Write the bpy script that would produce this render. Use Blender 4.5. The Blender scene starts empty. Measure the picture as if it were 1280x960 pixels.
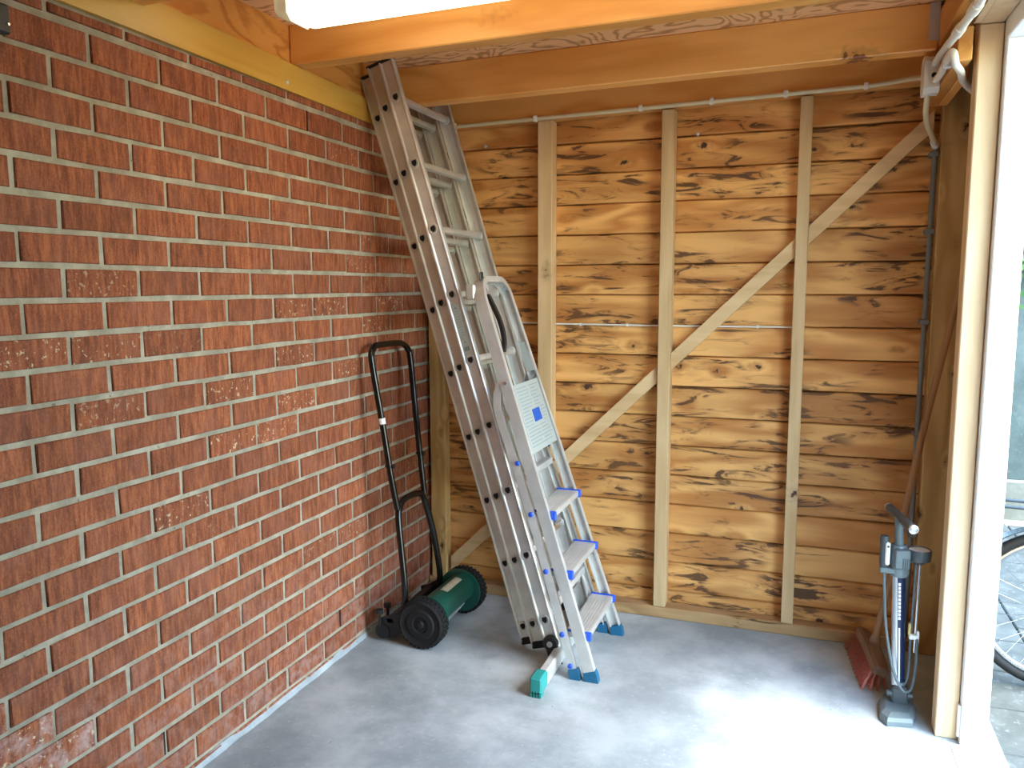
import bpy, bmesh, math, random
from mathutils import Vector, Matrix
from math import sin, cos, pi, radians
R = random.Random(7)
S = bpy.context.scene
COL = S.collection

# ------------------------------------------------------------------ camera, world, sun, exposure
cam_d = bpy.data.cameras.new('camera')
cam = bpy.data.objects.new('camera', cam_d); COL.objects.link(cam)
cam.matrix_world = (Matrix.Translation((1.5968, -3.3019, 1.3804)) @ Matrix.Rotation(.3499, 4, 'Z')
                    @ Matrix.Rotation(1.4505, 4, 'X') @ Matrix.Rotation(-.0033, 4, 'Z'))
cam_d.sensor_width = 36; cam_d.lens = 1001.4 / 1280 * 36; cam_d.clip_start = .02
S.camera = cam
S.view_settings.view_transform = 'Standard'; S.view_settings.look = 'None'
S.view_settings.gamma = 1; S.view_settings.use_curve_mapping = False
S.view_settings.exposure = 0.12
W = bpy.data.worlds.new('sky'); S.world = W; W.use_nodes = True
nt = W.node_tree; nt.nodes.clear()
sky = nt.nodes.new('ShaderNodeTexSky'); sky.sky_type = 'NISHITA'; sky.sun_disc = False
sky.sun_elevation = radians(52); sky.sun_rotation = radians(104); sky.air_density = 1.3; sky.dust_density = 1.2; sky.ozone_density = 3.5
bgn = nt.nodes.new('ShaderNodeBackground'); bgn.inputs[1].default_value = 1.9
ow = nt.nodes.new('ShaderNodeOutputWorld')
tint = nt.nodes.new('ShaderNodeMix'); tint.data_type = 'RGBA'; tint.blend_type = 'MULTIPLY'; tint.inputs[0].default_value = 1
tint.inputs[7].default_value = (.96, 1.025, .985, 1)   # the photograph's white balance
nt.links.new(sky.outputs[0], tint.inputs[6]); nt.links.new(tint.outputs[2], bgn.inputs[0]); nt.links.new(bgn.outputs[0], ow.inputs[0])
sd = bpy.data.lights.new('sun', 'SUN'); sun = bpy.data.objects.new('sun', sd); COL.objects.link(sun)
sd.energy = 6.0; sd.angle = radians(15); sd.color = (1, .97, .93)
sun.rotation_euler = Vector((-1.0, .28, -2.5)).to_track_quat('-Z', 'Y').to_euler()
S.cycles.max_bounces = 10; S.cycles.diffuse_bounces = 6
S.cycles.sample_clamp_indirect = 6

# ------------------------------------------------------------------ materials
def newmat(name):
    m = bpy.data.materials.new(name); m.use_nodes = True
    return m, m.node_tree, m.node_tree.nodes['Principled BSDF']
class N:
    """tiny node helper"""
    def __init__(s, t): s.t = t
    def n(s, typ, **k):
        x = s.t.nodes.new(typ)
        for a, b in k.items(): setattr(x, a, b)
        return x
    def l(s, a, b): s.t.links.new(a, b)
    def put(s, sock, v):
        if hasattr(v, 'links') or isinstance(v, bpy.types.NodeSocket): s.l(v, sock)
        else: sock.default_value = v
    def math(s, op, a, b=0.0, c=0.0, clamp=False):
        x = s.n('ShaderNodeMath', operation=op, use_clamp=clamp)
        s.put(x.inputs[0], a); s.put(x.inputs[1], b); s.put(x.inputs[2], c)
        return x.outputs[0]
    def vm(s, op, a, b):
        x = s.n('ShaderNodeVectorMath', operation=op); s.put(x.inputs[0], a); s.put(x.inputs[1], b); return x.outputs[0]
    def noise(s, vec, scale=1., detail=4., rough=.55, dist=0.):
        x = s.n('ShaderNodeTexNoise'); s.l(vec, x.inputs['Vector'])
        x.inputs['Scale'].default_value = scale; x.inputs['Detail'].default_value = detail
        x.inputs['Roughness'].default_value = rough; x.inputs['Distortion'].default_value = dist
        return x.outputs[0]
    def ramp(s, f, lo, hi):
        x = s.n('ShaderNodeMapRange'); x.interpolation_type = 'SMOOTHSTEP'
        s.put(x.inputs[0], f); x.inputs[1].default_value = lo; x.inputs[2].default_value = hi
        return x.outputs[0]
    def mix(s, f, a, b, bt='MIX'):
        x = s.n('ShaderNodeMix', data_type='RGBA', blend_type=bt)
        s.put(x.inputs[0], f)
        for i, v in ((6, a), (7, b)):
            s.put(x.inputs[i], (*v, 1) if isinstance(v, tuple) and len(v) == 3 else v)
        return x.outputs[2]
    def bump(s, h, strength=.3, dist=.002):
        x = s.n('ShaderNodeBump'); s.l(h, x.inputs['Height'])
        x.inputs['Strength'].default_value = strength; x.inputs['Distance'].default_value = dist
        return x.outputs[0]
def coords(g, offs=True):
    tc = g.n('ShaderNodeTexCoord').outputs['Object']
    if not offs: return tc, None
    oi = g.n('ShaderNodeObjectInfo')
    r = oi.outputs['Random']
    cb = g.n('ShaderNodeCombineXYZ'); g.l(g.math('MULTIPLY', r, 37.), cb.inputs[0]); g.l(g.math('MULTIPLY', r, 91.), cb.inputs[1]); g.l(g.math('MULTIPLY', r, 53.), cb.inputs[2])
    return g.vm('ADD', tc, cb.outputs[0]), oi
def simple(name, col, rough=.5, metal=0., noise_amt=.12, scale=30., bump=0., emit=0.):
    m, t, p = newmat(name); g = N(t)
    tc, _ = coords(g, False)
    n = g.noise(tc, scale, 4)
    dk = tuple(c * (1 - noise_amt * 2) for c in col); lt = tuple(min(1, c * (1 + noise_amt)) for c in col)
    g.l(g.mix(n, dk, lt), p.inputs['Base Color'])
    p.inputs['Roughness'].default_value = rough; p.inputs['Metallic'].default_value = metal
    if bump: g.l(g.bump(n, bump), p.inputs['Normal'])
    if emit:
        p.inputs['Emission Color'].default_value = (*col, 1); p.inputs['Emission Strength'].default_value = emit
    return m
def wood(name, light, dark, axis='x', knots=0.0, stains=0.0, rough=.6, rings=.35, ringscale=14., kd=(.055, .022, .01), knotsp=3.4):
    m, t, p = newmat(name); g = N(t)
    tc, oi = coords(g)
    ax = {'x': (1.1, 14, 14), 'y': (14, 1.1, 14), 'z': (14, 14, 1.1)}[axis]
    big = {'x': (1, 5, 5), 'y': (5, 1, 5), 'z': (5, 5, 1)}[axis]
    # knots warp the grain
    kv = g.vm('MULTIPLY', tc, tuple(b * knotsp / (1.0 if i else 1.0) for i, b in enumerate({'x': (1, .05, 2.0), 'y': (.05, 1, 2.0), 'z': (2.0, .05, 1)}[axis])))
    vo = g.n('ShaderNodeTexVoronoi'); g.l(kv, vo.inputs['Vector']); vo.inputs['Scale'].default_value = 1.0
    vd = vo.outputs['Distance']
    sepc = g.n('ShaderNodeSeparateColor'); g.l(vo.outputs['Color'], sepc.inputs[0])
    wob = g.noise(tc, 45, 3)
    d2 = g.math('ADD', vd, g.math('MULTIPLY', g.math('SUBTRACT', wob, .5), .30))
    gate = g.math('GREATER_THAN', sepc.outputs[0], 1 - knots) if knots else None
    v1 = g.vm('MULTIPLY', tc, ax)
    warp = g.math('MULTIPLY', g.ramp(vd, .30, .04), .9) if knots else 0.0
    n1 = g.noise(v1, 1.6, 8, .62, .4)
    rg = g.noise(g.vm('MULTIPLY', tc, big), 1.0, 2, .5, .3)
    ring = g.math('PINGPONG', g.math('MULTIPLY', g.math('ADD', rg, g.math('MULTIPLY', warp, .12)), ringscale), 1.0)
    f = g.math('ADD', g.math('MULTIPLY', n1, 1 - rings), g.math('MULTIPLY', ring, rings))
    c = g.mix(g.ramp(f, .25, .72), dark, light)
    # board to board tone
    tone = g.math('ADD', .86, g.math('MULTIPLY', oi.outputs['Random'], .26))
    hs = g.n('ShaderNodeHueSaturation'); g.l(tone, hs.inputs['Value']); g.l(c, hs.inputs['Color']); c = hs.outputs[0]
    if stains:
        sv = g.noise(g.vm('MULTIPLY', tc, {'x': (5, 14, 26), 'y': (14, 5, 26), 'z': (26, 14, 5)}[axis]), 1.0, 5, .62, 1.2)
        lowf = g.noise(g.vm('MULTIPLY', tc, {'x': (2.2, 3, 5), 'y': (3, 2.2, 5), 'z': (5, 3, 2.2)}[axis]), 1.0, 2)
        msk = g.math('MULTIPLY', g.ramp(sv, .54, .61), g.ramp(lowf, .60 - .12 * stains, .70 - .12 * stains))
        hal = g.math('MULTIPLY', g.ramp(sv, .46, .56), g.ramp(lowf, .56 - .12 * stains, .68 - .12 * stains))
        c = g.mix(g.math('MULTIPLY', hal, .36), c, (.36, .135, .032))
        c = g.mix(g.math('MULTIPLY', msk, .95), c, tuple(x * .7 for x in kd))
        soft = g.math('MULTIPLY', g.ramp(lowf, .42, .72), .35 * stains)
        c = g.mix(soft, c, tuple(x * .55 for x in dark))
    if knots:
        halo = g.math('MULTIPLY', g.math('MULTIPLY', g.ramp(d2, .22, .08), gate), .45)
        c = g.mix(halo, c, tuple(x * .55 for x in dark))
        core = g.math('MULTIPLY', g.ramp(d2, .095, .055), gate)
        c = g.mix(core, c, kd)
    g.l(c, p.inputs['Base Color']); p.inputs['Roughness'].default_value = rough
    g.l(g.bump(f, .22, .0015), p.inputs['Normal'])
    return m
def brick_mat():
    m, t, p = newmat('fired red brick'); g = N(t)
    tc, oi = coords(g)
    st = g.noise(g.vm('MULTIPLY', tc, (20, 80, 11)), 1.0, 8, .74)
    st2 = g.noise(g.vm('MULTIPLY', tc, (20, 34, 9)), 1.0, 6, .7)
    blot = g.noise(tc, 9, 3)
    c = g.mix(g.ramp(st, .36, .68), (.19, .046, .016), (.46, .142, .052))
    c = g.mix(g.math('MULTIPLY', g.ramp(st2, .50, .66), .6), c, (.12, .030, .012))
    grit = g.noise(tc, 190, 4, .7)
    c = g.mix(g.math('MULTIPLY', g.ramp(grit, .50, .70), .30), c, (.52, .24, .13))
    c = g.mix(g.math('MULTIPLY', g.ramp(grit, .48, .32), .35), c, (.13, .036, .016))
    c = g.mix(g.math('MULTIPLY', g.ramp(blot, .45, .7), .35), c, (.33, .125, .08))
    sep = g.n('ShaderNodeSeparateColor'); g.l(oi.outputs['Color'], sep.inputs[0])
    fl = g.noise(tc, 75, 3, .6)
    c = g.mix(g.math('MULTIPLY', g.ramp(fl, .60, .66), sep.outputs[1]), c, (.62, .50, .33))
    ef = g.math('MULTIPLY', g.ramp(g.noise(tc, 24, 5, .65), .40, .72), sep.outputs[2])
    c = g.mix(ef, c, (.50, .33, .29))
    hs = g.n('ShaderNodeHueSaturation'); g.l(c, hs.inputs['Color']); g.l(g.math('ADD', .84, g.math('MULTIPLY', sep.outputs[0], .24)), hs.inputs['Value'])
    g.l(hs.outputs[0], p.inputs['Base Color']); p.inputs['Roughness'].default_value = .85
    g.l(g.bump(g.math('ADD', st, g.noise(tc, 160, 3)), .5, .0022), p.inputs['Normal'])
    return m
def mottled(name, a, b, c3, scale=4., rough=.8, bumpd=.003, fine=60., bs=.35):
    m, t, p = newmat(name); g = N(t)
    tc, _ = coords(g, False)
    n = g.noise(tc, scale, 7, .62); f = g.noise(tc, fine, 4, .6); k = g.noise(tc, scale * .33, 3)
    c = g.mix(g.ramp(n, .32, .70), a, b)
    c = g.mix(g.math('MULTIPLY', g.ramp(f, .55, .75), .35), c, c3)
    c = g.mix(g.math('MULTIPLY', g.ramp(k, .45, .70), .4), c, tuple(x * .72 for x in a))
    pit = g.ramp(g.noise(tc, 38, 2, .5), .735, .76)
    c = g.mix(g.math('MULTIPLY', pit, .6), c, tuple(x * .3 for x in a))
    g.l(c, p.inputs['Base Color']); p.inputs['Roughness'].default_value = rough
    g.l(g.bump(g.math('ADD', f, n), bs, bumpd), p.inputs['Normal'])
    return m
def aluminium(name, col=(.78, .77, .74), rough=.34):
    m, t, p = newmat(name); g = N(t)
    tc, _ = coords(g, False)
    n = g.noise(tc, 7, 6, .65); f = g.noise(g.vm('MULTIPLY', tc, (60, 60, 300)), 1, 2)
    g.l(g.mix(g.ramp(n, .35, .7), tuple(c * .80 for c in col), col), p.inputs['Base Color'])
    p.inputs['Metallic'].default_value = .48
    g.l(g.math('ADD', rough - .06, g.math('MULTIPLY', n, .22)), p.inputs['Roughness'])
    g.l(g.bump(f, .08, .0006), p.inputs['Normal'])
    return m
def ply_mat(name, light, dark, lacq=.45, sc=(4.5, 4.5, 4.5), k=15.):
    m, t, p = newmat(name); g = N(t)
    tc, oi = coords(g)
    n = g.noise(g.vm('MULTIPLY', tc, sc), 1.0, 2.5, .5, .6)
    ring = g.math('PINGPONG', g.math('MULTIPLY', n, k), 1.0)
    f = g.noise(g.vm('MULTIPLY', tc, (sc[0] * 10, sc[1] * 10, sc[2] * 10)), 1, 4)
    c = g.mix(g.ramp(g.math('ADD', ring, g.math('MULTIPLY', g.math('SUBTRACT', f, .5), .7)), .05, .55), dark, light)
    g.l(c, p.inputs['Base Color']); p.inputs['Roughness'].default_value = lacq
    g.l(g.bump(ring, .25, .001), p.inputs['Normal'])
    return m
M = dict(
    brick=brick_mat(),
    mortar=mottled('lime mortar', (.33, .295, .215), (.50, .455, .345), (.62, .58, .47), 14., .92, .004, 120., .6),
    plank=wood('rough pine planks', (.86, .47, .155), (.54, .22, .050), 'x', knots=.72, stains=1.25, rough=.62, rings=.45, ringscale=9, knotsp=4.2),
    stud=wood('pale pine stud', (.70, .49, .26), (.55, .36, .17), 'z', knots=.22, rough=.7, rings=.25, ringscale=10),
    brace=wood('pale pine brace', (.70, .49, .26), (.55, .36, .17), 'x', knots=.2, rough=.7, rings=.25, ringscale=10),
    joist=wood('orange stained joist', (.90, .47, .135), (.76, .34, .075), 'x', knots=.42, rough=.38, rings=.4, ringscale=9, kd=(.22, .07, .015), knotsp=2.2),
    ledger=wood('yellow lacquered ledger', (.72, .44, .085), (.56, .31, .045), 'y', knots=.3, rough=.4, rings=.3, ringscale=9, kd=(.16, .06, .015), knotsp=2.0),
    beam=wood('orange stained beam', (.80, .40, .11), (.64, .27, .055), 'y', knots=.2, rough=.45, rings=.35, ringscale=9, kd=(.22, .07, .015)),
    post=wood('planed pine post', (.74, .55, .34), (.60, .41, .23), 'z', knots=.25, rough=.6, rings=.25, ringscale=8, kd=(.30, .16, .07), knotsp=2.6),
    cornerpost=wood('weathered corner post', (.58, .38, .15), (.42, .25, .08), 'z', knots=.55, rough=.7, rings=.4, ringscale=12, kd=(.07, .03, .012), knotsp=5.5),
    sill=wood('weathered sill', (.50, .31, .14), (.34, .19, .08), 'x', knots=.2, stains=.6, rough=.8),
    rim=ply_mat('orange plywood', (.74, .35, .08), (.56, .22, .04), .5, (9, 2.5, 9), 9.),
    ply=ply_mat('grained plywood deck', (.88, .54, .27), (.50, .23, .08), .55, (3.2, 5.5, 4), 26.),
    floor=mottled('concrete floor', (.28, .32, .34), (.50, .55, .57), (.62, .66, .68), 3.6, .72, .003, 45., .3),
    outfloor=mottled('paving stone', (.045, .055, .052), (.095, .108, .102), (.26, .28, .26), 5, .9, .004, 40., .6),  # colour darkened to hold the shade lying on the paving
    gwall=mottled('stained concrete', (.07, .09, .08), (.14, .165, .15), (.19, .21, .16), 2.5, .9, .004, 30., .5),  # grey-green concrete, colour darkened further for the shade outdoors
    alu=aluminium('brushed aluminium'),
    alu2=aluminium('aged aluminium', (.70, .68, .60), .40),
    galv=aluminium('galvanised steel', (.68, .71, .73), .45),
    chrome=simple('chrome', (.85, .85, .87), .12, 1., .03),
    blue=simple('blue plastic', (.015, .09, .62), .4), tealblue=simple('petrol blue rubber', (.008, .115, .23), .55),
    teal=simple('teal rubber', (.02, .29, .27), .5), black=simple('black plastic', (.012, .012, .013), .45),
    rubber=simple('black rubber', (.005, .005, .0055), .75, 0, .2, 60, .2), blackpaint=simple('black gloss tube', (.005, .005, .005), .25),
    green=simple('green enamel', (.006, .078, .055), .32), label=simple('worn silver label', (.55, .52, .40), .5, 0, .2, 40),
    grey=simple('grey plastic', (.13, .165, .175), .38), darkgrey=simple('dark grey plastic', (.055, .065, .07), .4),
    white=simple('white paint', (.86, .88, .90), .4, 0, .02), whitep=simple('white plastic', (.80, .80, .78), .4, 0, .03),
    sticker=simple('printed white sticker', (.42, .46, .43), .45, 0, .05, 80), print=simple('dark print', (.16, .20, .20), .5),
    paleprint=simple('grey print', (.26, .31, .30), .5),
    bluebox=simple('blue print', (.006, .10, .50), .4), silver=simple('silver lacquer', (.62, .65, .68), .22, .7, .04), navy=simple('navy lacquer', (.006, .015, .05), .25),
    yellow=simple('pale yellow plastic', (.75, .58, .22), .5), cream=simple('cream conduit', (.72, .64, .42), .45, 0, .08, 12),
    creamw=simple('white conduit', (.80, .78, .70), .45, 0, .05, 12), pvc=simple('grey conduit', (.19, .20, .20), .5, 0, .1, 12),
    red=simple('red bristle', (.72, .22, .15), .75, 0, .3, 90), broomwood=wood('worn broom wood', (.36, .19, .085), (.22, .105, .045), 'z', rough=.6, rings=.3),
    broomhead=wood('worn broom head', (.30, .19, .12), (.18, .10, .06), 'y', rough=.75, rings=.3),
    hose=simple('grey hose', (.10, .13, .14), .4), seat=simple('saddle leather', (.02, .02, .02), .5),
    bikepaint=simple('slate bicycle paint', (.035, .055, .075), .25), leaf=simple('ivy leaf', (.07, .16, .03), .6, 0, .3, 20),
    plinth=mottled('stained plinth', (.13, .125, .095), (.22, .21, .165), (.28, .28, .22), 4., .9, .004, 40., .5),
    gapback=simple('gap shade backing', (.018, .014, .010), .95),  # near-black, stands in for shade behind the planks
    dark=simple('recess shade', (.006, .006, .006), .9),  # near-black that paints the shade of holes, slots and grooves
)
def tube_light_mat():
    m, t, p = newmat('lit diffuser'); p.inputs['Base Color'].default_value = (.9, .9, .9, 1)
    p.inputs['Emission Color'].default_value = (1, .87, .62, 1); p.inputs['Emission Strength'].default_value = 6.0
    return m
M['lit'] = tube_light_mat()
def clear_mat():
    m, t, p = newmat('clear end cap'); g = N(t)
    p.inputs['Base Color'].default_value = (.52, .53, .48, 1); p.inputs['Roughness'].default_value = .25
    p.inputs['Transmission Weight'].default_value = .25
    return m
M['clear'] = clear_mat()

# ------------------------------------------------------------------ mesh helpers
def obj(name, bm, mat, parent=None, smooth=False, label=None, kind=None):
    """link a bmesh given in world coordinates as one mesh whose origin is its thing's base"""
    base = Vector((0, 0, 0))
    q = parent
    while q is not None:
        base += q.location; q = q.parent
    if base.length: bmesh.ops.translate(bm, verts=bm.verts, vec=-base)
    bmesh.ops.recalc_face_normals(bm, faces=bm.faces)
    me = bpy.data.meshes.new(name); bm.to_mesh(me); bm.free()
    me.materials.append(M[mat])
    if smooth:
        for f in me.polygons: f.use_smooth = True
        try: me.set_sharp_from_angle(angle=radians(38))
        except Exception: pass
    o = bpy.data.objects.new(name, me); COL.objects.link(o); o.parent = parent
    if label: o['label'] = label
    if kind: o['kind'] = kind
    return o
def thing(name, loc, label, cat, group=None):
    o = bpy.data.objects.new(name, None); COL.objects.link(o); o.location = loc
    o['label'] = label; o['category'] = cat; o.empty_display_size = .05
    if group: o['group'] = group
    return o
def B(): return bmesh.new()
def box(bm, a, b, bev=0.0, mat=None):
    g = bmesh.ops.create_cube(bm, size=1)
    vs = g['verts']
    for v in vs: v.co = Vector([(a[i] + b[i]) / 2 + v.co[i] * (b[i] - a[i]) for i in range(3)])
    if bev:
        es = list({e for v in vs for e in v.link_edges})
        r = bmesh.ops.bevel(bm, geom=es, offset=bev, segments=1, affect='EDGES')
        vs = list({v for f in r['faces'] for v in f.verts} | {v for v in vs if v.is_valid})
    if mat: bmesh.ops.transform(bm, matrix=mat, verts=[v for v in vs if v.is_valid])
    return bm
def frame(o, x, y, z):
    m = Matrix.Identity(4)
    for i, a in enumerate((x, y, z)):
        for j in range(3): m[j][i] = a[j]
    for j in range(3): m[j][3] = o[j]
    return m
def loft(bm, rings, closed=True, caps=True):
    """rings: lists of Vectors with equal counts"""
    vr = [[bm.verts.new(p) for p in r] for r in rings]
    n = len(vr[0]); m = len(vr)
    for i in range(m if closed == 'loop' else m - 1):
        a = vr[i]; b = vr[(i + 1) % m]
        for j in range(n): bm.faces.new((a[j], a[(j + 1) % n], b[(j + 1) % n], b[j]))
    if caps and closed != 'loop':
        bm.faces.new(vr[0][::-1]); bm.faces.new(vr[-1])
    return bm
def smooth_path(pts, sub=6, loop=False):
    P = [Vector(p) for p in pts]; out = []; n = len(P)
    for i in range(n if loop else n - 1):
        g = (lambda k: P[k % n]) if loop else (lambda k: P[max(0, min(n - 1, k))])
        p0, p1, p2, p3 = g(i - 1), g(i), g(i + 1), g(i + 2)
        for s in range(sub):
            t = s / sub
            out.append(.5 * ((2 * p1) + (p2 - p0) * t + (2 * p0 - 5 * p1 + 4 * p2 - p3) * t * t + (3 * p1 - p0 - 3 * p2 + p3) * t ** 3))
    if not loop: out.append(P[-1])
    return out
def tube(bm, pts, r, seg=8, loop=False, r2=None):
    P = [Vector(p) for p in pts]; n = len(P); rings = []
    up = None
    for i in range(n):
        d = (P[(i + 1) % n] - P[i - 1]) if loop else (P[min(n - 1, i + 1)] - P[max(0, i - 1)])
        d.normalize()
        if up is None:
            up = d.orthogonal().normalized()
        up = (up - d * up.dot(d)).normalized(); sd_ = d.cross(up)
        rr = r if r2 is None else r + (r2 - r) * i / (n - 1)
        rings.append([P[i] + up * rr * cos(2 * pi * k / seg) + sd_ * rr * sin(2 * pi * k / seg) for k in range(seg)])
    if loop:
        # match the last ring to the first to avoid a twist
        vr = [[bm.verts.new(p) for p in q] for q in rings]
        best = min(range(seg), key=lambda s: sum((rings[-1][(j + s) % seg] - rings[0][j]).length for j in range(seg)))
        for i in range(n - 1):
            for j in range(seg): bm.faces.new((vr[i][j], vr[i][(j + 1) % seg], vr[i + 1][(j + 1) % seg], vr[i + 1][j]))
        for j in range(seg): bm.faces.new((vr[-1][(j + best) % seg], vr[-1][(j + 1 + best) % seg], vr[0][(j + 1) % seg], vr[0][j]))
        return bm
    return loft(bm, rings)
def prism(bm, poly, o, x, y, z0, z1, z):
    """extrude 2D polygon (in axes x,y) along z from z0 to z1"""
    o, x, y, z = map(Vector, (o, x, y, z))
    return loft(bm, [[o + x * a + y * b + z * h for a, b in poly] for h in (z0, z1)])
def ring_poly(bm, o, x, y, z, prof, seg=24):
    """lathe prof [(r, h)] about axis z"""
    o, x, y, z = map(Vector, (o, x, y, z))
    rings = [[o + (x * cos(2 * pi * k / seg) + y * sin(2 * pi * k / seg)) * r + z * h for k in range(seg)] for r, h in prof]
    return loft(bm, rings)
def sweep_rect(bm, pts, nrm, w, t, loop=False, prof=None):
    """sweep a section (w along nrm, t in plane) along pts"""
    P = [Vector(p) for p in pts]; nrm = Vector(nrm).normalized(); n = len(P); rings = []
    prof = prof or [(-.5, -.5), (.5, -.5), (.5, .5), (-.5, .5)]
    for i in range(n):
        d = (P[min(n - 1, i + 1)] - P[max(0, i - 1)]); 
        if loop: d = P[(i + 1) % n] - P[i - 1]
        d.normalize(); s = d.cross(nrm).normalized()
        rings.append([P[i] + nrm * a * w + s * b * t for a, b in prof])
    return loft(bm, rings, closed='loop' if loop else True)
X, Y, Z = Vector((1, 0, 0)), Vector((0, 1, 0)), Vector((0, 0, 1))
def bx(a, b, bev=0.0): return box(B(), a, b, bev)
def slope_board(x0, x1, y0, y1, zb, zt, sl=.013, bev=.002):
    bm = bx((x0, y0, zb), (x1, y1, zt), bev)
    for v in bm.verts: v.co.z += sl * v.co.x
    return bm

# ------------------------------------------------------------------ the setting
YF = -6.2
def struct(name, bm, mat, **k): return obj(name, bm, mat, kind='structure', **k)
bm = bx((-.12, YF, -.12), (2.20, .10, 0)); fl = struct('floor', bm, 'floor')
# left wall: mortar body with proud bricks
wl = struct('wall_left', bx((-.22, YF - .1, -.1), (-.0055, .012, 2.02), 0), 'mortar')
PB, ZA, Y0, LB = .078, 1.3146, -2.0231, .22
def brick_mesh(seed, w, h=.0640):
    r = random.Random(seed); bm = B()
    hw, hh = w / 2, h / 2
    front = [(-hw, -hh), (0, -hh - r.uniform(-.001, .0015)), (hw, -hh), (hw, hh), (0, hh + r.uniform(-.001, .0015)), (-hw, hh)]
    back = [bm.verts.new((-.012, a, b)) for a, b in front]
    mid = [bm.verts.new((-.0025 + r.uniform(-.0008, .0008), a + r.uniform(-.0012, .0012), b + r.uniform(-.0012, .0012))) for a, b in front]
    fr = [bm.verts.new((.0 + r.uniform(-.0008, .0012), a * .975 + r.uniform(-.001, .001), b * .93 + r.uniform(-.0008, .0008))) for a, b in front]
    for p, q in ((back, mid), (mid, fr)):
        for j in range(6): bm.faces.new((p[j], p[(j + 1) % 6], q[(j + 1) % 6], q[j]))
    bm.faces.new(fr)
    bmesh.ops.recalc_face_normals(bm, faces=bm.faces)
    me = bpy.data.meshes.new('brick'); bm.to_mesh(me); bm.free(); me.materials.append(M['brick']); return me
BRK = [brick_mesh(i, .2065) for i in range(10)]
SHORT = {}
rb = random.Random(3)
rest = []
speckled = {(-1, 0), (-1, -1), (-3, 2), (0, 4), (0, 5), (-1, 6), (0, 7), (-2, 4), (-4, 4), (-5, 2), (-7, 1), (-3, 5)}
for row in range(-17, 10):
    zc = ZA + row * PB
    even = (row % 2 == 0)
    j0 = -1 if even else -1
    off = 0 if even else .11
    for j in range(-20, 10):
        ya = Y0 + off + j * LB; yb = ya + LB
        if ya > -.02 or ya < YF: continue
        yb = min(yb, .005)
        
        # only what the photograph's frame can hold is built brick by brick
        inview = yb > (-2.13 if row > -9 else -2.08 + (-9 - row) * .05)
        if not inview: rest.append((zc, ya, yb)); continue
        w = yb - ya - .0135
        hh = .0640
        if row == 9: hh = .021
        if yb - ya > .2 and row != 9: me = BRK[rb.randrange(10)]
        else:
            key = (round(w, 3), hh)
            if key not in SHORT: SHORT[key] = brick_mesh(99, w, hh)
            me = SHORT[key]
        o = bpy.data.objects.new('brick', me); COL.objects.link(o); o.parent = wl
        zz = zc if row != 9 else 1.9985
        if row == -17: zz = zc
        o.location = (rb.uniform(-.0015, .001), (ya + yb) / 2 + rb.uniform(-.001, .001), zz + rb.uniform(-.0012, .0012))
        sp = .0
        if (row, j) in speckled: sp = .9
        elif rb.random() < .10: sp = rb.uniform(.2, .6)
        eff = max(0, (.55 - zc) / .7) * rb.uniform(.4, 1.0)
        o.color = (rb.random(), sp, min(1, eff), 1)
bm = B()
for zc, ya, yb in rest: box(bm, (-.012, ya + .0055, zc - .033), (0, yb - .0055, zc + .033))
obj('brickwork', bm, 'brick', wl, kind='stuff')
for y, z in ((-1.700, .137), (-.813, .150 - .0), (-.921, 1.941)):
    row = round((z - ZA) / PB)
    obj('weep_hole_shade', bx((-.0085, y - .0065, ZA + row * PB - .033), (-.0035, y + .0065, ZA + row * PB + .033)), 'dark', wl)  # flush dark box painting the shade of an open joint
# mortar fillet along the floor
bm = B()
rr = random.Random(5); ys = [YF + i * (-YF) / 90 for i in range(91)]
loft(bm, [[Vector((-.03, y, -.01)), Vector((.009 + rr.uniform(-.005, .006), y, -.01)), Vector((.006 + rr.uniform(-.003, .003), y, .006 + rr.uniform(-.003, .003))), Vector((-.002, y, .020 + rr.uniform(-.006, .004)))] for y in ys])
struct('trim_1', bm, 'floor')
# ledger and rim board above the bricks
bm = bx((-.2, YF, 0), (.010, -.005, 1), .0)
for v in bm.verts: v.co.z = (2.000 - .010 * v.co.y) if v.co.z < .5 else (2.079 - .019 * v.co.y)
obj('ledger_board', bm, 'ledger', wl)
obj('rim_board', bx((-.12, YF, 2.06), (-.012, -.005, 2.33)), 'rim', wl)
for y in (-1.045, -2.0, -.3):
    ring_poly(b_ := B(), (.010, y, 2.034), Y, Z, X, [(.007, 0), (.007, .002), (.004, .004), (.001, .003)], 10)
    obj('screw', b_, 'galv', wl, True)
# back wall
wb = struct('wall_back', bx((-.1, .024, -.1), (2.22, .075, 2.35)), 'gapback')  # backing coloured dark so the gaps between planks look shaded
RQ, R0 = .1247, 1.9708
rp = random.Random(11)
for k in range(-1, 16):
    zt = R0 - k * RQ; zb = zt - RQ
    if k == -1: zt += 0.0
    bm = B()
    nx = 22; rings = []
    x0, x1 = .045, 2.112
    for i in range(nx + 1):
        x = x0 + (x1 - x0) * i / nx
        e0 = rp.uniform(-.0012, .0014); e1 = rp.uniform(-.0012, .0012)
        rings.append([Vector((x, .022, zb)), Vector((x, .0015, zb + .0035 + e0)), Vector((x, -.0005, zb + .009 + e0)), Vector((x, .0045, zt - .006 + e1)), Vector((x, .010, zt - .0015 + e1)), Vector((x, .022, zt - .001))])
    loft(bm, rings)
    obj('plank', bm, 'plank', wb)
def stud(x0, x1, z1, z0=.05):
    bm = bx((x0, -.068, z0), (x1, .0, z1), .0025); return obj('stud', bm, 'stud', wb)
stud(.533, .595, 2.06); stud(1.043, 1.093, 2.065); stud(1.552, 1.597, 2.075)
obj('corner_post', bx((.014, -.055, 0), (.088, .0, 2.06), .003), 'cornerpost', wb)
obj('corner_post', bx((2.024, -.072, 0), (2.112, .0, 2.2), .003), 'cornerpost', wb)
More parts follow.
